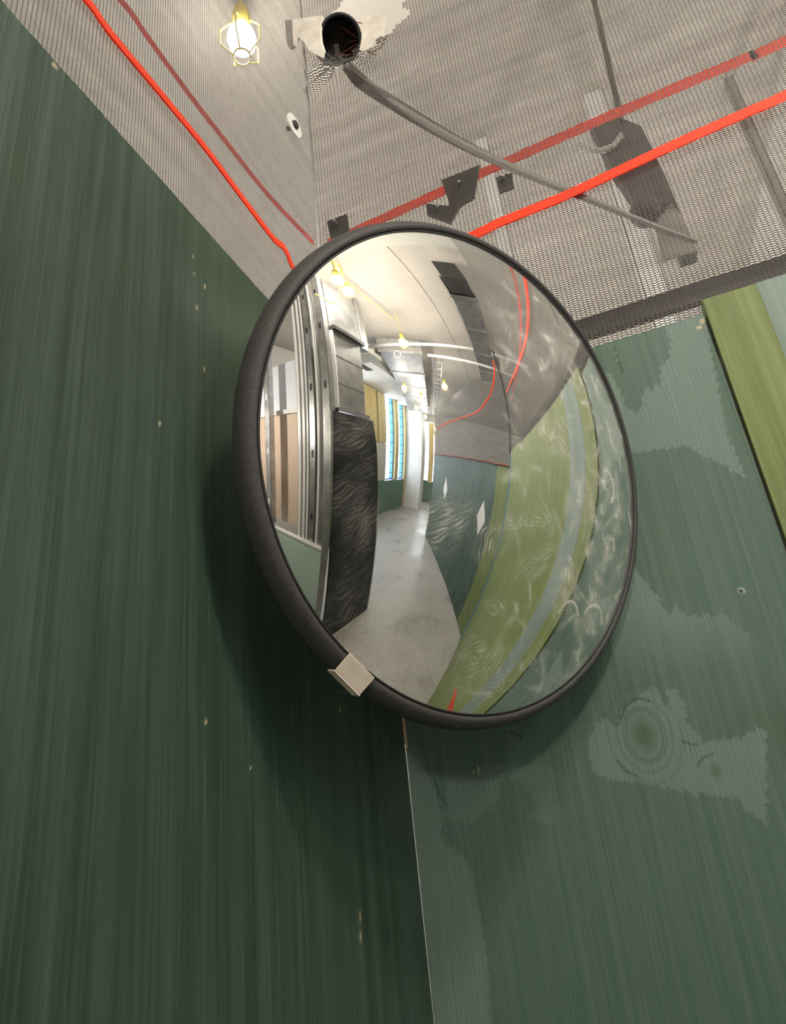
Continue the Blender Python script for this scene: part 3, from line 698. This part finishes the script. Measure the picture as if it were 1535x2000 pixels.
for px, py, L, W, dg, st in ((1075, 855, .016, .010, 125, .75), (1100, 875, .018, .007, 130, .6), (1010, 858, .010, .010, 0, .45), (1045, 1022, .022, .006, 15, .5), (985, 1030, .012, .006, 10, .35),
        (1075, 1075, .022, .006, 40, .4), (1100, 1110, .014, .012, 60, .35), (950, 1060, .014, .008, 80, .7), (885, 1015, .020, .010, 25, .55), (862, 1045, .016, .012, 20, .45), (860, 990, .014, .008, 5, .5),
        (975, 1188, .012, .006, -10, .6), (1035, 1100, .02, .006, 35, .4), (930, 1285, .018, .014, 25, .55), (975, 1290, .014, .010, 60, .5), (1040, 1290, .014, .008, -30, .5), (1075, 1285, .012, .01, 45, .4),
        (1110, 1165, .020, .012, 85, .6), (1105, 1130, .016, .010, 75, .5), (1080, 1180, .014, .012, 40, .4), (1130, 1265, .012, .006, 80, .55), (1135, 945, .010, .012, 70, .75), (1125, 985, .014, .010, 80, .6),
        (1165, 930, .016, .007, -35, .6), (1190, 950, .012, .008, 20, .5), (1185, 905, .012, .010, 80, .45), (1200, 990, .012, .012, 85, .45), (1160, 1020, .014, .012, 75, .55), (1190, 1060, .012, .014, 70, .55),
        (1175, 1100, .014, .01, 50, .5), (1150, 1075, .016, .006, -60, .5), (1205, 1120, .01, .014, 80, .5), (1160, 1165, .014, .012, 70, .55), (1185, 1175, .010, .012, 75, .5), (1145, 1220, .01, .012, 70, .5),
        (1175, 1210, .01, .012, 60, .45), (1120, 1315, .018, .01, 30, .45), (1070, 1345, .018, .008, 25, .35), (1000, 1330, .022, .01, 20, .35), (1010, 1375, .02, .006, 10, .3), (960, 1350, .016, .008, 10, .35), (900, 1345, .014, .008, 15, .35),
        (1155, 800, .02, .006, 110, .4), (1120, 720, .018, .012, 115, .45), (1085, 680, .016, .014, 110, .40), (1065, 660, .014, .012, 120, .40), (1040, 690, .014, .010, 125, .3), (1000, 660, .018, .012, 60, .4),
        (985, 620, .016, .012, 70, .32), (960, 600, .014, .014, 80, .3), (995, 560, .012, .010, 40, .22), (1060, 720, .012, .012, 120, .4), (1080, 760, .01, .01, 110, .3), (1200, 840, .012, .014, 110, .4), (1170, 770, .016, .010, 115, .35),
        (700, 845, .016, .008, 40, .40), (685, 870, .014, .006, 30, .35), (715, 905, .012, .005, 35, .35), (690, 950, .016, .008, 30, .28), (672, 960, .012, .008, 30, .25), (720, 1000, .010, .010, 60, .32), (705, 1010, .012, .008, 30, .3),
        (680, 1000, .012, .008, 20, .22), (700, 1060, .012, .010, 40, .28), (712, 1035, .008, .006, 60, .4), (670, 835, .014, .007, 20, .3), (720, 820, .008, .006, 40, .35), (690, 1120, .014, .010, 40, .18), (670, 1190, .016, .012, 60, .3),
        (660, 720, .014, .012, 60, .22), (680, 740, .012, .012, 60, .25), (655, 790, .014, .012, 60, .2), (545, 900, .03, .004, -50, .5), (550, 1010, .016, .004, -55, .45), (760, 560, .02, .014, 40, .12), (700, 530, .012, .010, 60, .25), (880, 960, .016, .014, 60, .18), (910, 820, .012, .010, 40, .2)):
    smg += wipe(px, py, L, W, dg, st*(0.95 if px > 1100 else 0.8 if px > 740 else 0.42))
for q in range(330):
    a, b = 0.2-0.22*rng.uniform(0, 1)**1.6, rng.uniform(-0.19, 0.17)
    if math.hypot(a, b) > .198: continue
    an = rng.uniform(0, 3.14); u = (dX-a)*math.cos(an)+(dY-b)*math.sin(an)+wav; w = -(dX-a)*math.sin(an)+(dY-b)*math.cos(an)+u*u*rng.uniform(-20, 20)
    smg += rng.uniform(.06, .28)*np.exp(-(u/rng.uniform(.004, .014))**2-(w/rng.uniform(.0012, .004))**2)
for (cx_, cy_, r0, a0, a1) in ((1108, 1215, .017, 20, 160), (1155, 1225, .020, 10, 150), (1185, 950, .016, -60, 90)):
    c = dome_xy(cx_, cy_); R_ = np.hypot(dX-c.x, dY-c.y); A_ = np.degrees(np.arctan2(dY-c.y, dX-c.x))
    smg += 0.55*np.exp(-((R_-r0+wav*.3)/.0011)**2)*((A_ > a0) & (A_ < a1))
smg += 0.006+0.075*np.clip((dX-0.05)/.12, 0, 1)*(0.6+0.4*np.sin(dX*60+np.sin(dY*41)*2)*np.sin(dY*52+1))
sa = dm.attributes.new('smudge', 'FLOAT', 'POINT'); sa.data.foreach_set('value', np.clip(smg*1.15, 0, .8).astype(np.float32))
link('mirror_dome', dm, M['mirror'], mir, True)
MB().lathe([(0.2035, -0.003), (0.2050, 0.0004), (0.2060, 0.0006), (0.2067, -0.001), (0.2066, -0.006)], 160).build('gasket', M['black_plastic'], mir, True)
MB().lathe([(0.2066, -0.006), (0.2070, 0.0002), (0.2084, 0.0016), (0.2108, 0.0014), (0.2136, -0.0004), (0.2160, -0.0034), (0.2178, -0.0076), (0.2186, -0.0125), (0.2180, -0.0165), (0.2155, -0.0195), (0.2120, -0.0205)], 160).build('rubber_edging', M['rim'], mir, True)
MB().lathe([(0.2120, -0.0205), (0.19, -0.024), (0.10, -0.034), (0.0, -0.036)], 64).build('backing_shell', M['black_plastic'], mir, True)
# bracket that carries it in the corner
bk = MB(); bk.tube([(0, 0, -0.036), (0, -0.004, -0.105)], 0.011, 12); bk.lathe([(0, -0.034), (0.035, -0.035), (0.035, -0.041), (0, -0.042)], 24)
bk.tube([(0, -0.004, -0.105), (0.02, -0.02, -0.155), (0.0, -0.03, -0.215)], 0.010, 10)
bk.build('bracket_arm', M['steel_dark'], mir)
# cream clip hooked over the edging
def on_mirror(px, py, h):
    d = CR*(px-CX)/F_PX - CU*(py-CY)/F_PX + _f
    d0 = Wi.to_3x3() @ Vector(d); return o0+d0*((h-o0.z)/d0.z)
q = [on_mirror(655, 1308, -0.0005), on_mirror(704, 1357, -0.0005), on_mirror(732, 1325, 0.0060), on_mirror(683, 1276, 0.0060)]
nq = (q[1]-q[0]).cross(q[3]-q[0]).normalized(); nq = nq if nq.z > 0 else -nq
MB().hexa([p for p in q], [p-nq*0.0012 for p in q]).build('edge_clip', M['clip'], mir, bevel=0.0005)
er = ((q[0]+q[1])/2-(q[2]+q[3])/2); er.z = 0; er.normalize(); ez = Vector((0, 0, 1)); et = (q[1]-q[0]).normalized()
MB().hexa([q[0], q[1], q[1]-ez*0.010, q[0]-ez*0.010], [p+er*0.0012 for p in (q[0], q[1], q[1]-ez*0.010, q[0]-ez*0.010)]).build('clip_return', M['clip'], mir)
m0 = (q[0]+q[1])/2-ez*0.010
MB().tube(spline([tuple(m0+et*a-ez*b+er*c) for a, b, c in ((-.004, 0, 0), (-.003, .004, .003), (.003, .007, .004), (.009, .005, .003), (.011, 0, 0))], 5), 0.0005, 6).build('wire_loop', M['steel_dark'], mir)

# ================================================================== overhead services and lamps seen in the mirror, plus unseen fill lamps
def thing(name, mb, mat, label, cat, group=None, smooth=False):
    return tag(mb.build(name, M[mat], smooth=smooth), label, cat, group)
thing('conduit', MB().tube([(2.62, -1.85, 3.2), (2.68, -0.8, 3.2), (2.74, 0.6, 3.2)], 0.022, 12), 'white_metal', 'white conduit crossing the passage under the slab, upper of two', 'pipe', 'white conduits', True)
thing('conduit', MB().tube([(2.60, -0.95, 3.0), (2.80, 0.3, 3.0)], 0.018, 12), 'white_metal', 'white conduit crossing the passage under the slab, lower of two', 'pipe', 'white conduits', True)
thing('ceiling_beam', MB().box(1.08, 1.22, -5.0, 4.8, 3.44, 3.499), 'grey_board', 'shallow grey beam crossing the slab over the partition corner', 'beam')
bd = empty('ceiling_duct', (1.62, -0.27, 3.17)); tag(bd, 'rectangular metal duct running along the top of the wide net', 'duct')
bx('duct_shell', 0.0, 2.1, 0.0, 0.27, 0.0, 0.26, M['galv_dull'], bd, bevel=0.003)
bx('dark_mouth', -0.22, 0.0, 0.02, 0.25, 0.02, 0.24, M['steel_dark'], bd)
for x in (0.0, 0.55, 1.1, 1.65, 2.07): bx('flange', x, x+0.03, -0.012, 0.282, -0.012, 0.272, M['galv'], bd)
for x in (0.3, 1.4): bx('hanger_strap', x, x+0.03, -0.004, 0.0, 0.26, 0.329, M['galv'], bd)
md = empty('main_duct', (2.78, -1.74, 3.18)); md.rotation_euler.z = -0.30; tag(md, 'long galvanized duct with shiny foil joints leading toward the windows', 'duct')
for i in range(5):
    bx('duct_section', 0.86*i, 0.86*i+0.83, 0.0, 0.62, 0.0, 0.22, M['galv_dull'], md, bevel=0.004)
    bx('flange', 0.86*i+0.83, 0.86*i+0.86, -0.015, 0.635, -0.015, 0.235, M['galv'], md)
bx('end_plate', -0.03, 0.0, -0.02, 0.64, -0.01, 0.23, M['galv_dull'], md)
for x in (0.4, 2.1, 3.6): bx('hanger_strap', x, x+0.03, -0.006, -0.002, 0.22, 0.318, M['galv_dull'], md)
fc = empty('fan_unit', (2.66, -2.20, 3.12)); tag(fc, 'grey boxed fan unit hung beside the end of the long duct', 'fan unit')
bx('casing', 0.0, 0.34, 0.0, 0.36, 0.0, 0.16, M['grey_board'], fc, bevel=0.006); bx('label_plate', -0.004, 0.0, 0.22, 0.30, 0.05, 0.13, M['white_board'], fc)
bx('vent_slot', -0.005, 0.0, 0.31, 0.345, 0.02, 0.14, M['steel_dark'], fc)
for x, y in ((0.04, 0.04), (0.30, 0.32)): MB().tube([(x, y, 0.16), (x, y, 0.38)], 0.005).build('hanger_rod', M['galv'], fc)
thing('cable_coil', MB().tube([(2.75+0.005*math.sin(a*3), -1.45+0.055*math.cos(a), 3.10+0.055*math.sin(a)) for a in np.linspace(0, 4*math.pi+0.3, 60)], 0.006, 6), 'white_metal', 'pale cable coil hanging in front of the long duct', 'cable coil')
tr = empty('cable_tray', (2.95, -0.98, 3.10)); tr.rotation_euler.z = -0.30; tag(tr, 'narrow galvanized cable tray beside the long duct', 'cable tray')
bx('side_rail', 0, 4.2, 0.0, 0.012, 0, 0.06, M['galv_dull'], tr); bx('side_rail', 0, 4.2, 0.13, 0.142, 0, 0.06, M['galv_dull'], tr)
for i in range(17): bx('rung', 0.25*i+0.05, 0.25*i+0.07, 0.012, 0.13, 0.0, 0.012, M['galv'], tr)
for x in (0.5, 3.0): MB().tube([(x, 0.07, 0.06), (x, 0.07, 0.398)], 0.005).build('hanger_rod', M['galv'], tr)
# metal duct riser over the black board
ri = empty('duct_riser', (1.225, -1.352, 1.956)); tag(ri, 'dull galvanized duct riser standing over the black board', 'duct')
for i in range(3):
    bx('duct_section', 0.0, 0.33, 0.0, 0.075, 0.222*i, 0.222*i+0.216, M['galv_dull'], ri, bevel=0.003)
    bx('seam', -0.003, 0.333, -0.003, 0.078, 0.222*i+0.215, 0.222*i+0.223, M['galv'], ri)
bx('flange', -0.015, 0.36, -0.005, 0.11, 0.666, 0.70, M['steel_dark'], ri)
bx('pale_edge', -0.012, -0.002, 0.04, 0.08, 0.0, 0.66, M['white_metal'], ri)
bx('base_flange', -0.012, 0.36, -0.005, 0.098, -0.001, 0.03, M['galv'], ri)
up = empty('foil_duct', (1.30, -1.72, 2.68)); tag(up, 'crumpled shiny foil duct box hanging above the duct riser', 'duct')
bx('box_body', 0.0, 0.42, 0.0, 0.36, 0.02, 0.66, M['galv'], up, bevel=0.01)
bx('side_cheek', 0.43, 0.52, -0.05, 0.37, 0.0, 0.70, M['galv_dull'], up, bevel=0.005)
for x in (0.1, 0.35): MB().tube([(x, 0.18, 0.66), (x, 0.18, 0.838)], 0.005).build('hanger_rod', M['galv'], up)

# festoon lamps with yellow guards
def festoon(p, label, top=CEIL, bulb='bulb'):
    e = empty('festoon_lamp', p); tag(e, label, 'lamp', 'festoon lamps along the passage')
    MB().lathe([(0.0, -0.052), (0.018, -0.049), (0.033, -0.032), (0.038, -0.012), (0.034, 0.010), (0.022, 0.028), (0.016, 0.040)], 20).build('bulb', M[bulb], e, True)
    MB().lathe([(0.0, 0.11), (0.020, 0.108), (0.024, 0.09), (0.024, 0.045), (0.017, 0.040)], 16).build('socket', M['yellow'], e, True)
    gd = MB().lathe([(0.020, -0.078), (0.024, -0.078), (0.024, -0.082), (0.020, -0.082), (0.020, -0.078)], 12).build('guard', M['yellow'], e)
    for i in range(5):
        a = 2*math.pi*i/5; c, s = math.cos(a), math.sin(a)
        MB().tube([(0.026*c, 0.026*s, 0.05), (0.055*c, 0.055*s, 0.01), (0.055*c, 0.055*s, -0.045), (0.022*c, 0.022*s, -0.078)], 0.0022, 5).build('guard_wire', M['yellow'], gd)
    MB().tube([(0, 0, 0.105), (0, 0, top-p[2])], 0.004, 6).build('drop_cable', M['yellow_cable'], e)
L = [((1.06, -1.02, 2.95), 'festoon lamp in a yellow guard hanging over the partition corner', CEIL),
     ((1.34, -1.14, 3.09), 'festoon lamp hanging in front of the foil duct', CEIL),
     ((2.30, -1.15, 3.03), 'festoon lamp hanging before the white conduit', CEIL),
     ((3.95, -1.92, 2.97), 'festoon lamp hanging under the long duct short of the windows', 3.178),
     ((4.62, -1.80, 2.97), 'festoon lamp hanging between the long duct and the cable tray', 3.178),
     ((3.70, -1.02, 2.98), 'festoon lamp hanging close to the angled net', CEIL),
     ((5.60, -2.30, 2.97), 'festoon lamp hanging level with the nearer tall window', 3.178),
     ((6.73, -2.41, 2.97), 'festoon lamp hanging just short of the pale pillar', 3.178),
     ((7.80, -2.42, 2.80), 'festoon lamp hanging past the pale pillar', CEIL),
     ((0.45, -2.35, 1.95), 'unseen festoon lamp added as fill over the passage beside the pale green panel', CEIL),  # added out of view to brighten the pale green panel
     (tuple(at(472, 72, 2, 3.34)), 'festoon lamp glowing close up beyond the fine net near the torn hole', CEIL),
     ((0.7, 1.9, 2.55), 'unseen festoon lamp added as fill behind the wide net and the mid green sheet', CEIL),  # lamps from here down are added, hidden behind the sheets to brighten the backdrop
     ((-0.5, 1.7, 2.6), 'unseen festoon lamp added as fill behind the corner of the two nets', CEIL),
     ((1.9, 2.2, 2.55), 'unseen festoon lamp added as fill behind the light green sheets', CEIL),
     ((0.95, 0.55, 2.12), 'unseen festoon lamp added as fill low between the wide net and the metal posts', CEIL),  # added below the sight line to light the post faces
     ((0.4, 3.6, 2.75), 'unseen festoon lamp added as fill far behind the wide net', CEIL),
     ((-1.5, -0.5, 2.3), 'unseen festoon lamp added as fill behind the fine net and the dark green wall', CEIL),  # this and the next are added unseen to brighten behind the fine net
     ((-1.4, 0.7, 2.4), 'unseen festoon lamp added as fill beyond the end of the dark green wall', CEIL)]
for p, lb, tp in L: festoon(p, lb, tp, 'dim_bulb' if p[2] > 3.3 else 'far_bulb' if p[0] > 3 else 'fill_bulb' if (p[1] > 0 or p[0] < 0) else 'bulb')
def swag(pts, label):
    thing('lamp_cable', MB().tube(spline(pts, 8), 0.005, 6), 'yellow_cable', label, 'cable', 'yellow lamp cables')
swag([(0.50, -2.30, 3.46), (0.85, -1.6, 3.40), (1.14, -1.08, 3.30), (1.42, -1.20, 3.36), (1.8, -1.21, 3.34), (2.36, -1.21, 3.40)], 'yellow lamp cable looping from the partition corner to the white conduit')
swag([(1.03, -1.22, 2.86), (1.09, -1.2, 2.84), (1.17, -1.19, 2.83), (1.21, -1.16, 2.9), (1.22, -1.12, 3.10), (1.22, -1.12, 3.44)], 'short yellow cable loop beside the duct riser')
# stays and hanging clutter at the far end
thing('hose_coil', MB().tube([(6.6+0.02*math.sin(a*2.3), -2.05+0.07*math.cos(a), 2.55+0.10*math.sin(a)) for a in np.linspace(0, 6*math.pi, 70)], 0.014, 6), 'yellow', 'yellow hose coil hanging near the pale pillar', 'hose coil')
thing('plastic_wrap', MB().box(6.1, 6.14, -2.12, -1.98, 1.1, 2.7), 'insul', 'yellow wool offcut hanging at the end of the angled wall', 'offcut')
